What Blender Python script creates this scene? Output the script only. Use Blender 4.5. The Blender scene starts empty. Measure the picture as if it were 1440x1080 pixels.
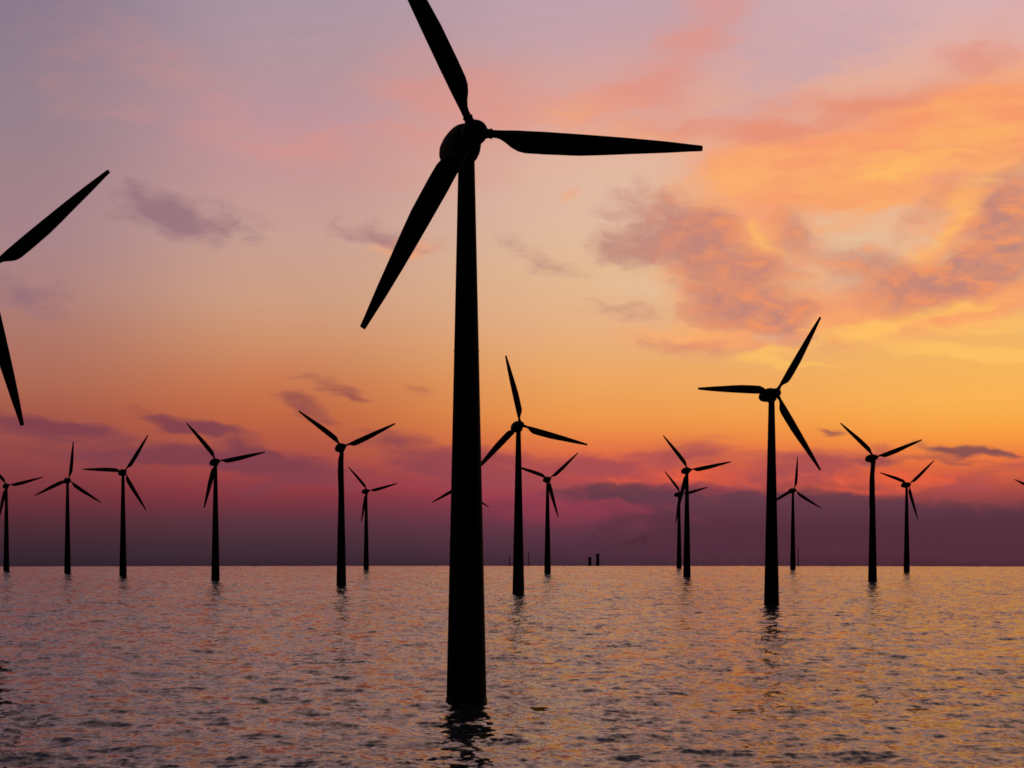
import bpy, bmesh, math, random
import numpy as np
from mathutils import Matrix, Vector

R = math.radians
C = bpy.context.scene.collection
SC = bpy.context.scene

# ------------------------------------------------------------------ camera
F = 2600.0            # focal length in photo pixels (photo 1440 wide)
HC = 17.45            # height of the eye above the water
Y0 = 770.0            # photo row of the eye level
cam_data = bpy.data.cameras.new('camera')
cam_data.sensor_width = 36.0
cam_data.lens = F / 1440.0 * 36.0
cam_data.shift_y = (Y0 - 540.0) / 1440.0
cam_data.clip_start = 0.5
cam_data.clip_end = 20000.0
cam = bpy.data.objects.new('camera', cam_data)
C.objects.link(cam)
cam.location = (0, 0, HC)
cam.rotation_euler = (R(90), 0, 0)
SC.camera = cam

# ------------------------------------------------------------------ exposure
SC.view_settings.view_transform = 'Standard'
SC.view_settings.look = 'None'
SC.view_settings.exposure = 0.0
SC.view_settings.gamma = 1.0
SC.view_settings.use_curve_mapping = False
SC.cycles.max_bounces = 5
SC.cycles.sample_clamp_indirect = 6.0
SC.cycles.volume_bounces = 0
SC.cycles.filter_width = 1.6

# ------------------------------------------------------------------ world: dusk sky
SUN_AZ, SUN_EL = 32.0, 1.5        # degrees right of the view axis, above the horizon


def lin(c):
    out = []
    for v in c:
        v /= 255.0
        out.append(v / 12.92 if v <= 0.04045 else ((v + 0.055) / 1.055) ** 2.4)
    return (*out, 1.0)


world = bpy.data.worlds.new('World')
SC.world = world
world.use_nodes = True
world.cycles.sampling_method = 'NONE'      # the sky is soft: no need to sample it as a lamp
wt = world.node_tree
wt.nodes.clear()


class Nodes:
    """small helper that wires shader nodes"""

    def __init__(self, tree):
        self.t = tree

    def put(self, sock, v):
        if isinstance(v, bpy.types.NodeSocket):
            self.t.links.new(v, sock)
        elif v is not None:
            sock.default_value = v

    def math(self, op, a, b=None, c=None, clamp=False):
        n = self.t.nodes.new('ShaderNodeMath')
        n.operation = op
        n.use_clamp = clamp
        for i, v in enumerate((a, b, c)):
            self.put(n.inputs[i], v)
        return n.outputs[0]

    def vec(self, op, a, b=None, scale=None):
        n = self.t.nodes.new('ShaderNodeVectorMath')
        n.operation = op
        self.put(n.inputs[0], a)
        self.put(n.inputs[1], b)
        if scale is not None:
            self.put(n.inputs['Scale'], scale)
        return n.outputs['Value' if op in ('LENGTH', 'DOT_PRODUCT', 'DISTANCE') else 'Vector']

    def sep(self, v):
        n = self.t.nodes.new('ShaderNodeSeparateXYZ')
        self.put(n.inputs[0], v)
        return n.outputs

    def comb(self, x, y, z=0.0):
        n = self.t.nodes.new('ShaderNodeCombineXYZ')
        for i, v in enumerate((x, y, z)):
            self.put(n.inputs[i], v)
        return n.outputs[0]

    def mapping(self, v, loc=(0, 0, 0), rot=(0, 0, 0), scale=(1, 1, 1), kind='POINT'):
        n = self.t.nodes.new('ShaderNodeMapping')
        n.vector_type = kind
        self.put(n.inputs['Vector'], v)
        if 'Location' in n.inputs:
            n.inputs['Location'].default_value = loc
        n.inputs['Rotation'].default_value = rot
        n.inputs['Scale'].default_value = scale
        return n.outputs[0]

    def noise(self, v, scale, detail=4.0, rough=0.55, dist=0.0):
        n = self.t.nodes.new('ShaderNodeTexNoise')
        self.put(n.inputs['Vector'], v)
        self.put(n.inputs['Scale'], scale)
        n.inputs['Detail'].default_value = detail
        n.inputs['Roughness'].default_value = rough
        n.inputs['Distortion'].default_value = dist
        return n.outputs[0], n.outputs[1]

    def smooth(self, v, a, b, lo=0.0, hi=1.0):
        n = self.t.nodes.new('ShaderNodeMapRange')
        n.interpolation_type = 'SMOOTHSTEP'
        self.put(n.inputs['Value'], v)
        n.inputs['From Min'].default_value = a
        n.inputs['From Max'].default_value = b
        n.inputs['To Min'].default_value = lo
        n.inputs['To Max'].default_value = hi
        return n.outputs[0]

    def linear(self, v, a, b, lo=0.0, hi=1.0):
        n = self.t.nodes.new('ShaderNodeMapRange')
        self.put(n.inputs['Value'], v)
        n.inputs['From Min'].default_value = a
        n.inputs['From Max'].default_value = b
        n.inputs['To Min'].default_value = lo
        n.inputs['To Max'].default_value = hi
        return n.outputs[0]

    def mix(self, f, a, b, mode='MIX'):
        n = self.t.nodes.new('ShaderNodeMix')
        n.data_type = 'RGBA'
        n.blend_type = mode
        self.put(n.inputs[0], f)
        self.put(n.inputs[6], a)
        self.put(n.inputs[7], b)
        return n.outputs[2]

    def ramp(self, f, stops):
        n = self.t.nodes.new('ShaderNodeValToRGB')
        self.put(n.inputs[0], f)
        e = n.color_ramp.elements
        while len(e) > 1:
            e.remove(e[-1])
        for i, (p, c) in enumerate(stops):
            el = e[0] if i == 0 else e.new(p)
            el.position = p
            el.color = c
        return n.outputs[0]


W = Nodes(wt)
geo = wt.nodes.new('ShaderNodeTexCoord')
dx, dy, dz = W.sep(W.vec('NORMALIZE', geo.outputs['Generated']))
DEG = 180.0 / math.pi
AZ = W.math('MULTIPLY', W.math('ARCTAN2', dx, dy), DEG)
EL = W.math('MULTIPLY', W.math('ARCSINE', dz), DEG)
PD = W.comb(AZ, EL)


def sky(x, y):
    """bearing and elevation in degrees of a point of the sky"""
    a = math.atan((x - 720.0) / F)
    e = math.atan((Y0 - y) / F * math.cos(a))
    return math.degrees(a), math.degrees(e)


# clear-sky colour by elevation, at four bearings
COLS = {
    20: [(0, (138, 122, 141)), (150, (150, 129, 140)), (250, (161, 130, 137)), (330, (167, 131, 137)), (400, (173, 129, 125)),
         (470, (174, 118, 104)), (540, (174, 105, 84)), (580, (166, 88, 72)), (620, (152, 76, 72)), (655, (141, 66, 69)),
         (690, (122, 54, 62)), (720, (96, 47, 57)), (750, (72, 43, 53)), (785, (53, 38, 49)), (797, (48, 34, 45))],
    400: [(0, (171, 149, 161)), (100, (180, 148, 156)), (170, (190, 148, 156)), (250, (196, 151, 150)), (330, (201, 160, 147)),
          (420, (207, 158, 130)), (480, (207, 144, 106)), (540, (202, 120, 79)), (590, (193, 101, 66)), (640, (172, 80, 69)),
          (675, (156, 64, 69)), (700, (128, 54, 64)), (730, (94, 52, 64)), (760, (73, 47, 58)), (790, (59, 41, 52)), (797, (50, 34, 44))],
    870: [(0, (193, 161, 172)), (60, (203, 161, 164)), (130, (220, 164, 152)), (230, (226, 183, 160)), (300, (225, 186, 161)),
          (380, (227, 186, 147)), (450, (231, 178, 134)), (520, (236, 169, 102)), (590, (240, 152, 74)), (635, (228, 112, 68)),
          (665, (198, 82, 72)), (695, (148, 64, 80)), (720, (126, 57, 76)), (750, (95, 53, 69)), (785, (72, 45, 58)), (797, (62, 40, 52))],
    1420: [(0, (217, 176, 178)), (80, (230, 177, 160)), (150, (240, 180, 138)), (230, (232, 178, 138)), (300, (229, 181, 143)),
           (400, (231, 182, 126)), (480, (243, 181, 99)), (560, (250, 178, 84)), (605, (250, 162, 66)), (645, (236, 116, 62)),
           (685, (176, 76, 68)), (720, (106, 58, 68)), (760, (96, 45, 60)), (785, (86, 42, 56)), (797, (66, 36, 46))],
}
HIGH = {20: [(24, (176, 136, 130)), (46, (112, 106, 124)), (88, (66, 72, 98))],
        400: [(24, (214, 164, 146)), (46, (122, 114, 132)), (88, (66, 72, 98))],
        870: [(24, (230, 176, 152)), (46, (126, 116, 134)), (88, (66, 72, 98))],
        1420: [(24, (240, 184, 154)), (46, (130, 118, 134)), (88, (66, 72, 98))]}


def el_pos(e):
    return min(1.0, max(0.0, (e + 2.0) / 92.0))


el_fac = W.linear(EL, -2.0, 90.0)
ramps = []
for x in sorted(COLS):
    stops = [(el_pos(sky(x, y)[1]), lin(c)) for y, c in reversed(COLS[x])]
    stops += [(el_pos(e), lin(c)) for e, c in HIGH[x]]
    ramps.append((sky(x, 500)[0], W.ramp(el_fac, stops)))
base = ramps[0][1]
for (a0, _), (a1, r1) in zip(ramps, ramps[1:]):
    base = W.mix(W.smooth(AZ, a0, a1), base, r1)

# drifting of the cloud shapes
_, wob = W.noise(W.mapping(PD, scale=(0.5, 1.0, 1)), 0.8, 2.0, 0.5)
_, wob2 = W.noise(W.mapping(PD, rot=(0, 0, R(18)), scale=(0.6, 1.2, 1)), 2.2, 3.0, 0.5)
warp = W.vec('ADD', W.vec('MULTIPLY', W.vec('SUBTRACT', wob, (0.5, 0.5, 0.5)), (1.8, 0.9, 0)),
             W.vec('MULTIPLY', W.vec('SUBTRACT', wob2, (0.5, 0.5, 0.5)), (0.55, 0.35, 0)))
PW = W.vec('ADD', PD, warp)


def blob(pw, x, y, rx, ry, tilt=0.0, w=1.0):
    """a soft patch of sky; tilt > 0 sinks towards the right"""
    a, e = sky(x, y)
    k = DEG / F
    m = W.mapping(pw, loc=(a, e, 0), rot=(0, 0, R(-tilt)), scale=(rx * k, ry * k, 1), kind='TEXTURE')
    return W.smooth(W.vec('LENGTH', m), 1.15, 0.1, 0.0, w)


def layer(items):
    # the negligible term makes the layers evaluate one after another, which keeps the shader within its stack
    pw = W.vec('ADD', PW, W.vec('SCALE', col, scale=1e-7))
    s = None
    for it in items:
        b = blob(pw, *it)
        s = b if s is None else W.math('ADD', s, b)
    return s


col = base
# filaments rising and sinking to the right, level streaks, billows
wisp_up, _ = W.noise(W.mapping(PW, rot=(0, 0, R(-27)), scale=(0.36, 1.25, 1)), 0.85, 5.0, 0.54, 0.12)
wisp_dn, _ = W.noise(W.mapping(PW, rot=(0, 0, R(32)), scale=(0.5, 1.5, 1)), 1.5, 6.0, 0.58, 0.15)
flat, _ = W.noise(W.mapping(PW, rot=(0, 0, R(8)), scale=(0.26, 1.6, 1)), 1.2, 5.0, 0.55, 0.3)
soft, _ = W.noise(W.mapping(PW, rot=(0, 0, R(16)), scale=(0.6, 1.15, 1)), 1.3, 7.0, 0.6, 0.2)


def density(s, n, k=1.6, lo=0.1, hi=1.4):
    """cloud cover: the patch broken up by the noise, with soft edges"""
    t = W.math('ADD', s, W.math('MULTIPLY', W.math('SUBTRACT', n, 0.5), k))
    return W.math('MULTIPLY', W.smooth(t, lo, hi), W.smooth(s, 0.0, 0.4))


def lay(items, n, k, lo, hi, amount, tint):
    """lay one kind of cloud over the sky so far"""
    global col
    cover = density(layer(items), n, k, lo, hi)
    col = W.mix(W.math('MULTIPLY', cover, amount), col, lin(tint) if isinstance(tint, tuple) else tint)


# high veils: grey lilac, then pink and salmon
lay([(1150, 60, 230, 60, -10, .9), (1090, 125, 170, 40, -25, .7), (760, 40, 180, 70, 0, .7), (1120, 225, 130, 26, -8, .3), (400, 60, 200, 90, 0, .3)], wisp_dn, 1.8, .05, 1.3, .6, (196, 164, 176))
lay([(650, 140, 190, 100, 15, .8), (985, 50, 130, 70, -40, .9), (880, 150, 130, 60, -8, 1.0), (1100, 165, 240, 40, -4, .9), (330, 170, 240, 100, 10, .3),
     (540, 230, 240, 60, 6, .6), (1330, 110, 240, 70, -30, .8), (150, 90, 200, 110, 10, .4)], wisp_up, 1.7, .0, 1.5, .8, (226, 146, 130))

# glowing orange clouds
glow_tint = W.mix(W.smooth(wisp_up, .35, .68), lin((248, 150, 104)), lin((253, 172, 104)))
lay([(1270, 200, 360, 76, -11, 1.05), (1080, 225, 230, 56, 4, .85), (1420, 165, 200, 90, -14, 1.0), (1190, 275, 200, 60, 8, .9),
     (1330, 320, 140, 60, -34, .8), (800, 275, 26, 18, 0, .6), (1010, 395, 150, 90, 45, .9), (1090, 340, 150, 60, 26, .9),
     (1200, 440, 270, 54, -6, .9), (1380, 430, 200, 46, -14, .9), (565, 352, 70, 26, -14, .8), (950, 480, 120, 22, 6, .7),
     (1230, 330, 380, 230, -8, .4), (840, 175, 130, 60, 0, .5)], wisp_up, 1.6, .0, 1.45, .9, glow_tint)
lay([(1210, 158, 230, 24, -10, .9), (1010, 185, 170, 26, 2, .8), (1400, 60, 90, 40, -30, .6)], wisp_up, 1.6, .1, 1.3, .75, (228, 140, 118))
lay([(1300, 225, 280, 40, -16, .75), (1420, 500, 280, 16, 5, 1.5), (1260, 452, 200, 16, -10, 1.3), (1370, 270, 110, 26, -30, .8), (1170, 482, 160, 12, -8, 1.1), (1120, 510, 120, 10, 6, .9),
     (1390, 458, 150, 14, -6, 1.2), (1330, 330, 90, 18, -36, .9), (1080, 335, 70, 16, 35, .8)], flat, 2.0, .1, 1.5, .85, (255, 194, 100))
lay([(1165, 365, 90, 70, 20, 1.0), (1265, 335, 110, 56, -30, 1.0), (1090, 475, 80, 16, 0, .6), (900, 405, 110, 34, 0, .6), (1180, 300, 120, 22, 4, .6)],
    soft, 1.6, .1, 1.2, .75, (229, 192, 158))

# mauve patches of cloud seen against the glow
mauve_tint = W.mix(W.smooth(AZ, -9, 6), lin((146, 108, 122)), lin((188, 130, 122)))
grain, _ = W.noise(W.mapping(PW, rot=(0, 0, R(40)), scale=(0.55, 1.2, 1)), 2.0, 5.0, 0.56, 0.1)
mauve_tint = W.mix(W.math('MULTIPLY', W.smooth(grain, .3, .8), W.smooth(AZ, 2, 8)), mauve_tint, lin((246, 150, 96)))
lay([(270, 306, 150, 48, 9, 1.0), (215, 285, 80, 36, 20, .7), (525, 332, 110, 30, 6, .85), (35, 415, 110, 44, 6, .9),
     (945, 315, 125, 72, 14, 1.2), (880, 350, 90, 42, 8, 1.0), (1010, 372, 115, 76, 44, 1.2), (1045, 440, 125, 48, 14, 1.15),
     (1110, 447, 80, 28, -10, 1.0), (1120, 325, 60, 46, 55, .8), (1080, 385, 80, 50, 40, .8), (1150, 340, 60, 36, 30, .5),
     (1225, 392, 125, 50, 12, 1.2), (1345, 395, 150, 48, -16, 1.25), (1410, 345, 110, 60, -36, 1.2), (1435, 262, 95, 60, -34, 1.1),
     (1300, 300, 90, 30, -38, .8), (1170, 480, 100, 22, 0, .6), (790, 382, 60, 24, 10, .6), (735, 350, 90, 28, 34, .45),
     (880, 440, 90, 22, 8, .7), (975, 487, 120, 22, 6, .8), (1390, 300, 60, 30, -30, .6)], W.mix(0.5, soft, grain), 3.2, .05, 1.6, W.linear(AZ, -6, 6, .78, .92), mauve_tint)

# long low streaks
streak_tint = W.mix(W.smooth(AZ, -8, 4), lin((124, 63, 77)), lin((166, 76, 82)))
lay([(470, 545, 100, 18, 18, 1.0), (425, 568, 70, 22, 25, .9), (595, 545, 40, 12, 8, .7), (40, 597, 160, 20, 4, 1.0), (120, 600, 140, 14, 8, .7),
     (250, 588, 95, 14, 14, 1.05), (300, 610, 110, 18, 15, 1.0), (180, 637, 250, 26, 3, 1.1), (330, 645, 180, 26, 6, 1.15), (560, 610, 80, 14, 12, .6),
     (430, 655, 140, 32, 11, 1.05), (390, 682, 150, 17, 1, 1.05), (610, 645, 150, 34, 11, 1.2), (680, 672, 180, 40, 5, 1.15), (800, 655, 120, 30, 6, .8),
     (940, 640, 170, 30, -6, 1.0), (830, 648, 90, 20, 6, .8), (1165, 607, 36, 13, 0, .8), (1110, 665, 150, 38, 0, 1.1), (1190, 640, 110, 22, -4, .8),
     (1355, 681, 70, 36, 0, .9), (1440, 650, 80, 24, -10, .7)], flat, 2.8, .1, 1.6, .88, streak_tint)

# embers under the streaks, then the dark bank along the horizon
lay([(1270, 668, 170, 30, 0, 1.0), (1000, 672, 140, 20, 6, .7), (880, 680, 120, 16, 0, .7), (1150, 694, 150, 12, 0, .8)], soft, 2.4, .15, 1.3, .85, (240, 98, 60))
lay([(840, 718, 210, 18, -4, 1.0), (740, 700, 160, 26, 0, .8), (600, 690, 160, 22, 4, .7), (940, 730, 150, 12, 0, .6)], flat, 2.2, .1, 1.5, .4, (168, 60, 80))
bank_tint = W.mix(W.smooth(EL, 0.4, 1.7), lin((84, 46, 60)), lin((94, 58, 72)))
lay([(865, 692, 140, 20, 0, 1.1), (1000, 716, 230, 44, 3, .9), (1010, 765, 340, 50, 0, .9), (1180, 722, 190, 46, 4, 1.15),
     (1310, 744, 220, 46, 4, 1.15), (1450, 728, 150, 46, -10, 1.15), (1430, 775, 300, 50, 0, .7)], W.mix(0.5, soft, grain), 2.6, .15, 1.1, .86, bank_tint)
lay([(1355, 629, 90, 10, 3, 1.25), (1325, 643, 95, 9, 0, .8), (1165, 608, 26, 9, 0, .8), (1225, 640, 70, 8, 0, .6), (1420, 634, 40, 6, 4, .7)],
    flat, 2.0, .2, 1.2, .85, (112, 70, 82))

# the half of the sky away from the afterglow is dim, lit by the physical sky
nish = wt.nodes.new('ShaderNodeTexSky')
nish.sky_type = 'NISHITA'
nish.sun_disc = False
nish.sun_elevation = R(SUN_EL)
nish.sun_rotation = R(SUN_AZ)
dim = W.vec('SCALE', nish.outputs[0], scale=0.022)
away = W.smooth(W.math('ABSOLUTE', W.math('SUBTRACT', AZ, 4.0)), 26.0, 80.0)
col = W.mix(away, col, dim)

bg = wt.nodes.new('ShaderNodeBackground')
out = wt.nodes.new('ShaderNodeOutputWorld')
wt.links.new(col, bg.inputs['Color'])
bg.inputs['Strength'].default_value = 1.0
wt.links.new(bg.outputs[0], out.inputs['Surface'])

# the sun itself is below the bank of cloud; only a faint warm glow is left
sun_data = bpy.data.lights.new('sun', 'SUN')
sun_data.energy = 0.05
sun_data.angle = R(30)
sun_data.color = (1.0, 0.55, 0.25)
sun = bpy.data.objects.new('sun', sun_data)
C.objects.link(sun)
d = Vector((math.sin(R(SUN_AZ)) * math.cos(R(SUN_EL)), math.cos(R(SUN_AZ)) * math.cos(R(SUN_EL)), math.sin(R(SUN_EL))))
sun.rotation_euler = d.to_track_quat('Z', 'Y').to_euler()


# ------------------------------------------------------------------ materials
def material(name, color, rough=0.7, spec=0.2, mottling=0.25, scale=0.6):
    m = bpy.data.materials.new(name)
    m.use_nodes = True
    t = m.node_tree
    n = Nodes(t)
    p = t.nodes['Principled BSDF']
    tc = t.nodes.new('ShaderNodeTexCoord')
    v, _ = n.noise(tc.outputs['Object'], scale, 5.0, 0.6)
    dark = tuple(c * (1 - mottling) for c in color[:3]) + (1,)
    light = tuple(min(1, c * (1 + mottling)) for c in color[:3]) + (1,)
    t.links.new(n.mix(v, dark, light), p.inputs['Base Color'])
    p.inputs['Roughness'].default_value = rough
    p.inputs['Specular IOR Level'].default_value = spec
    return m


M_TOWER = material('silhouette_steel', (0.008, 0.008, 0.009), 0.75, 0.08)  # white paint in truth; backlit silhouette put into the base colour
M_BLADE = material('silhouette_blade_composite', (0.008, 0.008, 0.009), 0.7, 0.08)  # near black as well: the blades' backlit shade is in the colour
M_FOOT = material('wet_silhouette_foundation', (0.010, 0.010, 0.010), 0.6, 0.12, 0.4, 1.5)  # wet footing, its backlit darkness also painted into the colour
M_STACK = material('distant_hazed_concrete', (0.022, 0.018, 0.024), 0.9, 0.1)  # slight purple distance haze mixed into the dark base colour
M_MAST = material('distant_mast_steel', (0.05, 0.036, 0.05), 0.9, 0.1)
M_FLOAT = material('yellow_float_plastic', (0.8, 0.55, 0.03), 0.5, 0.3, 0.15, 3.0)
ft = M_FLOAT.node_tree
fp = ft.nodes['Principled BSDF']
ftr = ft.nodes.new('ShaderNodeBsdfTranslucent')          # thin plastic that lets the glow through
ftr.inputs['Color'].default_value = (0.95, 0.72, 0.04, 1)
fmx = ft.nodes.new('ShaderNodeMixShader')
fmx.inputs[0].default_value = 0.85
ft.links.new(fp.outputs[0], fmx.inputs[1])
ft.links.new(ftr.outputs[0], fmx.inputs[2])
ft.links.new(fmx.outputs[0], ft.nodes['Material Output'].inputs['Surface'])
M_WOOD = material('wet_driftwood', (0.03, 0.022, 0.018), 0.7, 0.2, 0.4, 4.0)


# ------------------------------------------------------------------ the sea: one sheet of waves that curves away at the horizon
FLAT_R, CURVE_R = 1520.0, 45000.0


def sea_profile(r):
    return np.where(r > FLAT_R, -(r - FLAT_R) ** 2 / (2 * CURVE_R), 0.0)


def build_sea():
    r = list(np.geomspace(10.0, 130.0, 60))[:-1]         # coarse close in, fine where the picture looks
    d = 130.0
    while d < FLAT_R + 460:
        r.append(d)
        d += min(d * d / (F * HC) * 0.5, 1.2 + max(0.0, d - 400.0) * 0.0016)
    r = np.array(r + list(np.geomspace(d, 2600.0, 14)))
    dense = np.radians(19.5)
    az = np.concatenate([np.linspace(-math.pi, -dense, 140, endpoint=False), np.linspace(-dense, dense, 1150, endpoint=False),
                         np.linspace(dense, math.pi, 140, endpoint=False)])
    nr, na = len(r), len(az)
    spacing = np.gradient(r)
    RR, AA = np.meshgrid(r, az, indexing='ij')
    X, Y = RR * np.sin(AA), RR * np.cos(AA)
    cell = np.maximum(spacing[:, None], RR * np.gradient(az)[None, :] * 0.8)
    Z = np.zeros_like(X)
    rng = np.random.default_rng(7)
    n = 90
    lam = np.geomspace(1.0, 22.0, n)
    wind = math.pi / 2 + R(4)
    for k in range(n):
        L = lam[k]
        th = wind + rng.normal(0, 0.75)
        kx, ky = math.cos(th) * 2 * math.pi / L, math.sin(th) * 2 * math.pi / L
        slope = WAVE_SLOPE * (1.0 if L < 12 else (12.0 / L) ** 1.5)
        amp = slope * L / (2 * math.pi)
        keep = np.clip((L / cell - 2.2) / 1.5, 0, 1)
        ph = kx * X + ky * Y + rng.uniform(0, 2 * math.pi)
        s = np.sin(ph)
        Z += amp * keep * (s + 0.18 * np.cos(2 * ph))
    Z += sea_profile(RR)
    co = np.stack([X, Y, Z], -1).reshape(-1, 3)
    i = np.arange(nr - 1)[:, None] * na
    j = np.arange(na)[None, :]
    jn = (j + 1) % na
    quads = np.stack([i + j, i + na + j, i + na + jn, i + jn], -1).reshape(-1, 4)[:, ::-1]
    centre = len(co)
    co = np.vstack([co, [[0, 0, 0]]])
    tri = np.stack([np.full(na, centre), (np.arange(na) + 1) % na, np.arange(na)], -1)
    me = bpy.data.meshes.new('sea')
    me.vertices.add(len(co))
    me.vertices.foreach_set('co', co.ravel().astype(np.float32))
    loops = np.concatenate([quads.ravel(), tri.ravel()]).astype(np.int32)
    me.loops.add(len(loops))
    me.loops.foreach_set('vertex_index', loops)
    nq, nt = len(quads), len(tri)
    starts = np.concatenate([np.arange(nq) * 4, nq * 4 + np.arange(nt) * 3]).astype(np.int32)
    me.polygons.add(nq + nt)
    me.polygons.foreach_set('loop_start', starts)
    me.polygons.foreach_set('use_smooth', np.ones(nq + nt, dtype=bool))
    me.update(calc_edges=True)
    me.validate()
    if me.polygons[0].normal.z < 0:
        me.flip_normals()
    o = bpy.data.objects.new('sea', me)
    C.objects.link(o)
    o['kind'] = 'structure'
    m = bpy.data.materials.new('sea_water')
    m.use_nodes = True
    t = m.node_tree
    N = Nodes(t)
    p = t.nodes['Principled BSDF']
    p.inputs['Base Color'].default_value = (0.028, 0.036, 0.050, 1)
    p.inputs['Roughness'].default_value = WATER_ROUGH
    p.inputs['IOR'].default_value = 1.333
    g = t.nodes.new('ShaderNodeNewGeometry')
    pos = g.outputs['Position']
    along = N.mapping(pos, rot=(0, 0, R(-3)))          # crests lie across the wind
    slopes = None
    for wide, deep, st, det in SLOPES:                  # ripples about so many metres across and along the wind
        _, c = N.noise(N.mapping(along, scale=(1.0 / wide, 1.0 / deep, 1.0)), 1.0, det, 0.55)
        v = N.vec('MULTIPLY', N.vec('SUBTRACT', c, (0.5, 0.5, 0.5)), (st * 0.5, st, 0.0))
        slopes = v if slopes is None else N.vec('ADD', slopes, v)
    gust, _ = N.noise(N.mapping(pos, scale=(0.5, 1.0, 1.0)), 0.012, 4.0, 0.6)
    slopes = N.vec('SCALE', slopes, scale=N.smooth(gust, 0.3, 0.7, 0.65, 1.3))
    nn = N.vec('NORMALIZE', N.vec('ADD', g.outputs['Normal'], slopes))
    t.links.new(nn, p.inputs['Normal'])
    me.materials.append(m)
    return o


WAVE_SLOPE = 0.0185
WATER_ROUGH = 0.10        # the wavelets too small to see one by one
SLOPES = [(0.6, 1.0, 0.55, 2.0), (1.6, 3.2, 0.65, 2.0), (3.4, 8.0, 0.4, 2.0), (4.0, 22.0, 0.3, 1.0)]
build_sea()


# ------------------------------------------------------------------ mesh helpers
def link(name, bm, mat, parent=None, smooth=True):
    me = bpy.data.meshes.new(name)
    bmesh.ops.recalc_face_normals(bm, faces=bm.faces)
    bm.to_mesh(me)
    bm.free()
    if smooth:
        me.polygons.foreach_set('use_smooth', [True] * len(me.polygons))
        try:
            me.set_sharp_from_angle(angle=R(38))
        except AttributeError:
            pass
    me.materials.append(mat)
    o = bpy.data.objects.new(name, me)
    C.objects.link(o)
    if parent:
        o.parent = parent
    return o


def lathe(bm, prof, seg=40, mat=Matrix.Identity(4)):
    """turn a list of (radius, height) round the z axis"""
    rings = []
    for rr, z in prof:
        if rr < 1e-6:
            rings.append([bm.verts.new(mat @ Vector((0, 0, z)))])
        else:
            rings.append([bm.verts.new(mat @ Vector((rr * math.cos(2 * math.pi * k / seg), rr * math.sin(2 * math.pi * k / seg), z))) for k in range(seg)])
    bridge(bm, rings)


def bridge(bm, rings):
    for a, b in zip(rings, rings[1:]):
        n = max(len(a), len(b))
        for k in range(n):
            q = [a[k % len(a)], a[(k + 1) % len(a)], b[(k + 1) % len(b)], b[k % len(b)]]
            q = list(dict.fromkeys(q))
            if len(q) >= 3:
                bm.faces.new(q)
    for ring, flip in ((rings[0], True), (rings[-1], False)):
        if len(ring) > 2:
            bm.faces.new(ring[::-1] if flip else ring)


def tag(o, label, cat, group=None):
    o['label'] = label
    o['category'] = cat
    if group:
        o['group'] = group


# ------------------------------------------------------------------ the wind turbine
HUB_Z, OVERHANG, TILT, CONE = 64.0, 3.1, R(1.0), R(6.0)
TOWER_TOP = 61.6
BLADE_R = 26.9
PROFILE = [  # distance from the hub, straight edge, bulging edge, half thickness, edge sharpness
    (0.9, .46, .46, .46, 0), (1.9, .45, .45, .45, 0), (2.5, .45, .45, .44, 0), (3.0, .47, .58, .42, .15), (3.6, .50, .92, .40, .4),
    (4.3, .54, 1.42, .37, .7), (5.1, .58, 1.78, .34, .9), (5.9, .59, 1.92, .32, 1), (8.0, .64, 1.92, .27, 1), (12.1, .65, 1.82, .20, 1),
    (15.0, .64, 1.57, .16, 1), (17.9, .62, 1.27, .13, 1), (22.3, .53, .84, .09, 1), (25.6, .38, .46, .06, 1), (26.7, .34, .36, .05, 1), (26.9, .28, .30, .03, 1)]


def blade_bm():
    bm = bmesh.new()
    rings, n = [], 22
    for rr, a, b, th, sharp in PROFILE:
        tw = R(9.0) * (1 - rr / BLADE_R) ** 1.5
        ring = []
        for k in range(n):
            t = 2 * math.pi * k / n
            z = (a + b) / 2 * math.cos(t) + (a - b) / 2          # chord, straight edge up
            u = (a - z) / (a + b)                                # 0 at the straight edge, 1 at the bulging edge
            prof = 2.0 * (math.sqrt(max(u, 0)) * (1 - u)) * 1.3
            y = th * ((1 - sharp) * abs(math.sin(t)) + sharp * prof) * (1 if math.sin(t) >= 0 else -1)
            yy, zz = y * math.cos(tw) - z * math.sin(tw), y * math.sin(tw) + z * math.cos(tw)
            ring.append(bm.verts.new((rr * math.cos(CONE), yy - rr * math.sin(CONE), zz)))
        rings.append(ring)
    bridge(bm, rings)
    return bm


def nacelle_bm():
    bm = bmesh.new()
    rings, n = [], 36
    #      y     half width  below  above  roundness
    secs = [(-1.55, 1.15, 1.35, 1.15, 2.2), (-1.2, 1.42, 1.9, 1.45, 2.4), (-0.4, 1.6, 2.5, 1.7, 2.6), (0.6, 1.72, 2.65, 1.9, 2.7),
            (1.6, 1.76, 2.35, 2.0, 2.8), (3.0, 1.76, 1.95, 2.02, 2.8), (4.4, 1.72, 1.7, 1.98, 2.7), (5.4, 1.62, 1.45, 1.78, 2.6),
            (6.0, 1.45, 1.2, 1.45, 2.5), (6.15, 1.2, 1.0, 1.1, 2.4)]
    for y, hw, lo, hi, e in secs:
        ring = []
        for k in range(n):
            t = 2 * math.pi * k / n
            c, s = math.cos(t), math.sin(t)
            x = hw * math.copysign(abs(c) ** (2 / e), c)
            z = (hi if s > 0 else lo) * math.copysign(abs(s) ** (2 / (e - .85 if s > 0 else e + .6)), s) - .5 * max(0, min(1, y / 5))
            ring.append(bm.verts.new((x, y, HUB_Z + z)))
        rings.append(ring)
    bridge(bm, rings)
    return bm


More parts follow.
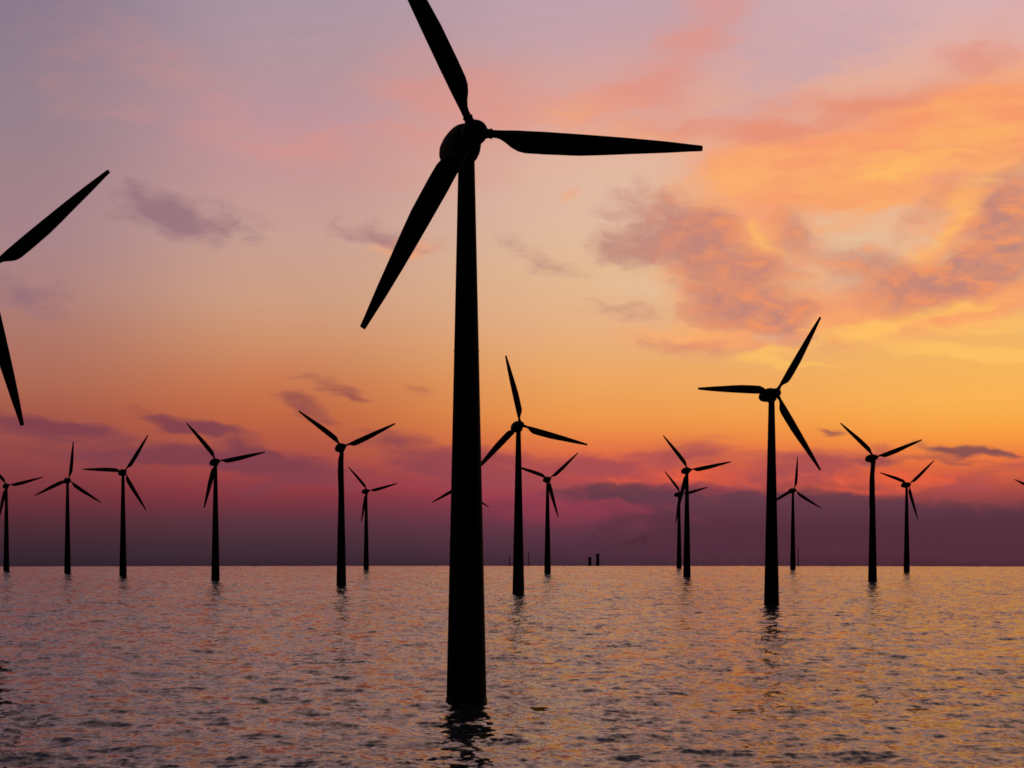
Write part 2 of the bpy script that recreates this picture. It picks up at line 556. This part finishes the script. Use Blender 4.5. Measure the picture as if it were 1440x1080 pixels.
def rotor_place(o, theta):
    """stand a blade out from the hub at an angle (radians, anticlockwise from the right as seen from the front)"""
    o.matrix_local = Matrix.Translation((0, -OVERHANG * math.cos(TILT), HUB_Z + OVERHANG * math.sin(TILT))) @ \
        Matrix.Rotation(-TILT, 4, 'X') @ Matrix.Rotation(-theta, 4, 'Y')


def make_turbine():
    root = bpy.data.objects.new('wind_turbine', None)
    C.objects.link(root)
    bm = bmesh.new()
    prof = []
    for k in range(25):
        z = -4.0 + (TOWER_TOP + 4.0) * k / 24
        rr = 2.29 + (0.93 - 2.29) * max(0, z) / TOWER_TOP
        prof.append((rr, z))
        if k in (8, 16):                                         # bolted flanges between the tower sections
            prof += [(rr + .03, z + .02), (rr + .03, z + .22), (rr - .006, z + .24)]
    lathe(bm, prof, 56)
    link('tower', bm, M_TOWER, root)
    bm = bmesh.new()
    lathe(bm, [(2.36, -4.0), (2.37, -1.5), (2.37, .22), (2.33, .38), (2.278, .42)], 56)
    link('foundation', bm, M_FOOT, root)
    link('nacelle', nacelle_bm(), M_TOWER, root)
    bm = bmesh.new()
    ax = Matrix.Translation((0, -OVERHANG * math.cos(TILT), HUB_Z + OVERHANG * math.sin(TILT))) @ Matrix.Rotation(-TILT, 4, 'X') @ Matrix.Rotation(R(90), 4, 'X')
    lathe(bm, [(.95, -1.75), (1.22, -1.45), (1.38, -.9), (1.42, 0), (1.36, .55), (1.18, 1.05), (.85, 1.45), (.42, 1.68), (0, 1.74)], 40, ax)
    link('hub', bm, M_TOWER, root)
    for k in range(3):
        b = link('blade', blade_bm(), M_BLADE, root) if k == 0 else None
        if b is None:
            b = first.copy()
            C.objects.link(b)
            b.parent = root
        else:
            first = b
        rotor_place(b, 2 * math.pi * k / 3)
    return root


def add_collars(root):
    me = None
    for b in [c for c in root.children if c.name.startswith('blade')]:
        if me is None:
            bm = bmesh.new()
            m = Matrix.Translation((0, 0, 0)) @ Matrix.Rotation(CONE * -1, 4, 'Z') @ Matrix.Rotation(R(90), 4, 'Y')
            lathe(bm, [(.48, 1.15), (.57, 1.2), (.57, 1.45), (.52, 1.5), (.52, 1.72), (.58, 1.76), (.58, 1.96), (.46, 2.0)], 32, m)
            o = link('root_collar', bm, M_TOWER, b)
            me = o.data
        else:
            o = bpy.data.objects.new('root_collar', me)
            C.objects.link(o)
            o.parent = b


# photo column of the tower, distance, yaw, rotor angle, label, with blade collars
TURBINES = [
    (656.0, 210.6, 19.0, -1.1, 'biggest and closest silhouetted wind turbine, its thick tower standing in the middle of the sea'),
    (-21.5, 314.0, 22.0, 41.7, 'big wind turbine cut off by the left edge, only two long blades in view'),
    (1085.0, 559.8, 17.8, 59.4, 'second biggest whole wind turbine, one blade pointing level to the left'),
    (729.0, 705.8, 15.2, -16.0, 'mid-sized wind turbine beside the thick central tower, one blade reaching behind it'),
    (480.0, 856.3, 21.2, 24.3, 'wind turbine with two blades in a wide V, left of the thick central tower'),
    (1227.0, 958.1, 14.5, 20.2, 'wind turbine with two blades in a wide V, near the right edge'),
    (303.0, 1001.9, 27.0, 11.7, 'tallest whole wind turbine of the left group, one blade hanging close beside its tower'),
    (966.0, 1113.2, 17.0, 11.0, 'taller of the two wind turbines whose towers nearly touch'),
    (173.0, 1138.4, 28.0, 58.1, 'wind turbine in the left group with a level blade pointing left'),
    (770.0, 1258.1, 18.0, 41.7, 'small wind turbine whose level blade tip passes behind the tower of a bigger turbine'),
    (95.0, 1279.8, 29.0, -35.4, 'small wind turbine near the left edge with one blade pointing straight up'),
    (1275.0, 1366.5, 18.0, 42.1, 'small wind turbine just right of the taller wide V one near the right edge'),
    (9.0, 1390.1, 29.0, 14.1, 'small wind turbine whose left blade tip is cut off by the picture edge'),
    (646.0, 1445.6, 19.0, -34.1, 'distant wind turbine hidden behind the thick central tower, only two blade tips showing'),
    (1115.0, 1503.5, 16.0, -33.5, 'distant wind turbine with one blade straight up, beside the tower of a much taller turbine'),
    (1451.5, 1516.0, 29.0, 41.0, 'distant wind turbine outside the right edge, only the tip of one blade showing'),
    (515.0, 1522.3, 29.0, 14.1, 'small distant wind turbine between the wide V turbine and the thick central tower'),
    (955.0, 1610.0, 27.9, 13.6, 'shorter of the two wind turbines whose towers nearly touch'),
]
GROUP = 'offshore wind turbines standing in the sea'
proto = make_turbine()


def copy_turbine(src):
    r = src.copy()
    C.objects.link(r)
    for ch in src.children:
        c = ch.copy()
        C.objects.link(c)
        c.parent = r
        for g in ch.children:
            e = g.copy()
            C.objects.link(e)
            e.parent = c
    return r


placed = []
for i, spec in enumerate(TURBINES):
    placed.append(proto if i == 0 else copy_turbine(proto))
for i, (o, (px, dist, yaw, th, label)) in enumerate(zip(placed, TURBINES)):
    o.location = ((px - 720.0) / F * dist, dist, float(sea_profile(np.array(dist))))
    o.rotation_euler = (0, 0, R(yaw))
    tag(o, label, 'wind turbine', GROUP)
    for k, b in enumerate(sorted((c for c in o.children if c.name.startswith('blade')), key=lambda c: c.name)):
        rotor_place(b, R(th) + 2 * math.pi * k / 3)
    if i in (0, 2, 3):
        add_collars(o)


# ------------------------------------------------------------------ far things on the horizon
def horizon_spot(px, dist):
    return ((px - 720.0) / F * dist, dist, float(sea_profile(np.array(dist))))


def make_stack(px, w, h, label):
    root = bpy.data.objects.new('chimney', None)
    C.objects.link(root)
    root.location = horizon_spot(px, 1960.0)
    bm = bmesh.new()
    lathe(bm, [(w * .56, -4), (w * .52, 0), (w * .47, h * .55), (w * .45, h * .86)], 24)
    link('shaft', bm, M_STACK, root)
    bm = bmesh.new()
    lathe(bm, [(w * .451, h * .861), (w * .55, h * .88), (w * .55, h * .94), (w * .47, h * .96), (w * .46, h), (w * .36, h), (w * .36, h * .9)], 24)
    link('rim', bm, M_STACK, root)
    tag(root, label, 'chimney', 'distant chimneys on the horizon')
    return root


make_stack(829.5, 3.6, 9.6, 'shorter of the two dark chimneys on the horizon')
make_stack(840.5, 3.6, 13.0, 'taller of the two dark chimneys on the horizon, faint smoke beside it')


def make_mast(px, h, label):
    root = bpy.data.objects.new('mast', None)
    C.objects.link(root)
    root.location = horizon_spot(px, 1960.0)
    bm = bmesh.new()
    lathe(bm, [(.62, -4), (.55, 0), (.3, h)], 10)
    link('pole', bm, M_MAST, root)
    bm = bmesh.new()
    lathe(bm, [(.9, h * .86), (.9, h * .89), (.32, h * .9)], 10)
    link('platform', bm, M_MAST, root)
    tag(root, label, 'mast', 'thin masts on the horizon')


make_mast(716.5, 11.5, 'very faint thin mast on the horizon, just left of the mid-sized turbine tower')
make_mast(743.5, 15.0, 'thin mast on the horizon between two turbine towers right of the thick central tower')
make_mast(1122.5, 19.0, 'thin mast on the horizon close beside a distant turbine tower')

# smoke drifting from the taller chimney
bm = bmesh.new()
x0, y0, z0 = horizon_spot(840.5, 1960.0)
z0 += 13.2
rings = []
for k in range(15):
    t = k / 14
    cx, cz = x0 + .3 + 52 * t, z0 + 17 * t ** .8
    rr = .5 + 5.0 * t
    ring = []
    for j in range(16):
        a = 2 * math.pi * j / 16
        wob_ = 1 + .22 * math.sin(3 * a + 5 * t) + .15 * math.sin(11 * t + a)
        ring.append(bm.verts.new((cx + .5 * rr * math.cos(a) * .2, y0 + rr * math.sin(a) * wob_, cz + rr * .8 * math.cos(a) * wob_)))
    rings.append(ring)
bridge(bm, rings)
M_SMOKE = bpy.data.materials.new('thin_smoke')
M_SMOKE.use_nodes = True
st = M_SMOKE.node_tree
st.nodes.clear()
pv = st.nodes.new('ShaderNodeVolumePrincipled')
pv.inputs['Color'].default_value = (.10, .07, .09, 1)
pv.inputs['Density'].default_value = 0.018
so = st.nodes.new('ShaderNodeOutputMaterial')
st.links.new(pv.outputs[0], so.inputs['Volume'])
smoke = link('smoke', bm, M_SMOKE)
smoke['kind'] = 'stuff'
smoke['label'] = 'faint dark smoke drifting away from the taller chimney'
smoke['category'] = 'smoke'


# ------------------------------------------------------------------ small things afloat
def water_spot(px, py, z=0.0):
    dist = HC * F / (py - Y0)
    return ((px - 720.0) / F * dist, dist, z)


def make_float(px, py, length, label):
    root = bpy.data.objects.new('float', None)
    C.objects.link(root)
    root.location = water_spot(px, py, .10)
    bm = bmesh.new()
    m = Matrix.Rotation(R(90), 4, 'Y')
    h = length / 2
    lathe(bm, [(0, -h), (.05, -h + .03), (.075, -h + .14), (.08, -h + .3), (.08, h - .3), (.075, h - .14), (.05, h - .03), (0, h)], 18, m)
    for v in bm.verts:
        v.co.z += .05 * math.sin(v.co.x * 2.3)
    link('tube', bm, M_FLOAT, root)
    for s in (-.3, .3):
        bm = bmesh.new()
        lathe(bm, [(.083, s * length - .06), (.095, s * length - .05), (.095, s * length + .05), (.083, s * length + .06)], 18, m)
        for v in bm.verts:
            v.co.z += .05 * math.sin(v.co.x * 2.3)
        link('band', bm, M_FLOAT, root)
    tag(root, label, 'float', 'yellow floats on the water')


make_float(352, 998, 2.6, 'yellow float lying on the water left of the thick tower')
make_float(753, 997, 2.7, 'yellow float lying on the water just right of the thick tower')
make_float(1045, 1000, 2.6, 'yellow float lying on the water below the turbine with the level blade')
make_float(1290, 999, 2.6, 'yellow float lying on the water near the dark driftwood stick')

bm = bmesh.new()
path = [Vector((-.42, 0, .36)), Vector((-.25, .02, .32)), Vector((0, .05, .2)), Vector((.2, 0, .02)), Vector((.36, -.05, -.25))]
rings = []
for k, p in enumerate(path):
    rr = .02 + .014 * k
    rings.append([bm.verts.new(p + Vector((rr * .5 * math.cos(a), rr * math.sin(a), rr * math.cos(a)))) for a in [2 * math.pi * j / 10 for j in range(10)]])
bridge(bm, rings)
stick = link('driftwood_branch', bm, M_WOOD)
stick.location = water_spot(1231, 988, .1)
tag(stick, 'short dark driftwood branch poking out of the water', 'driftwood')
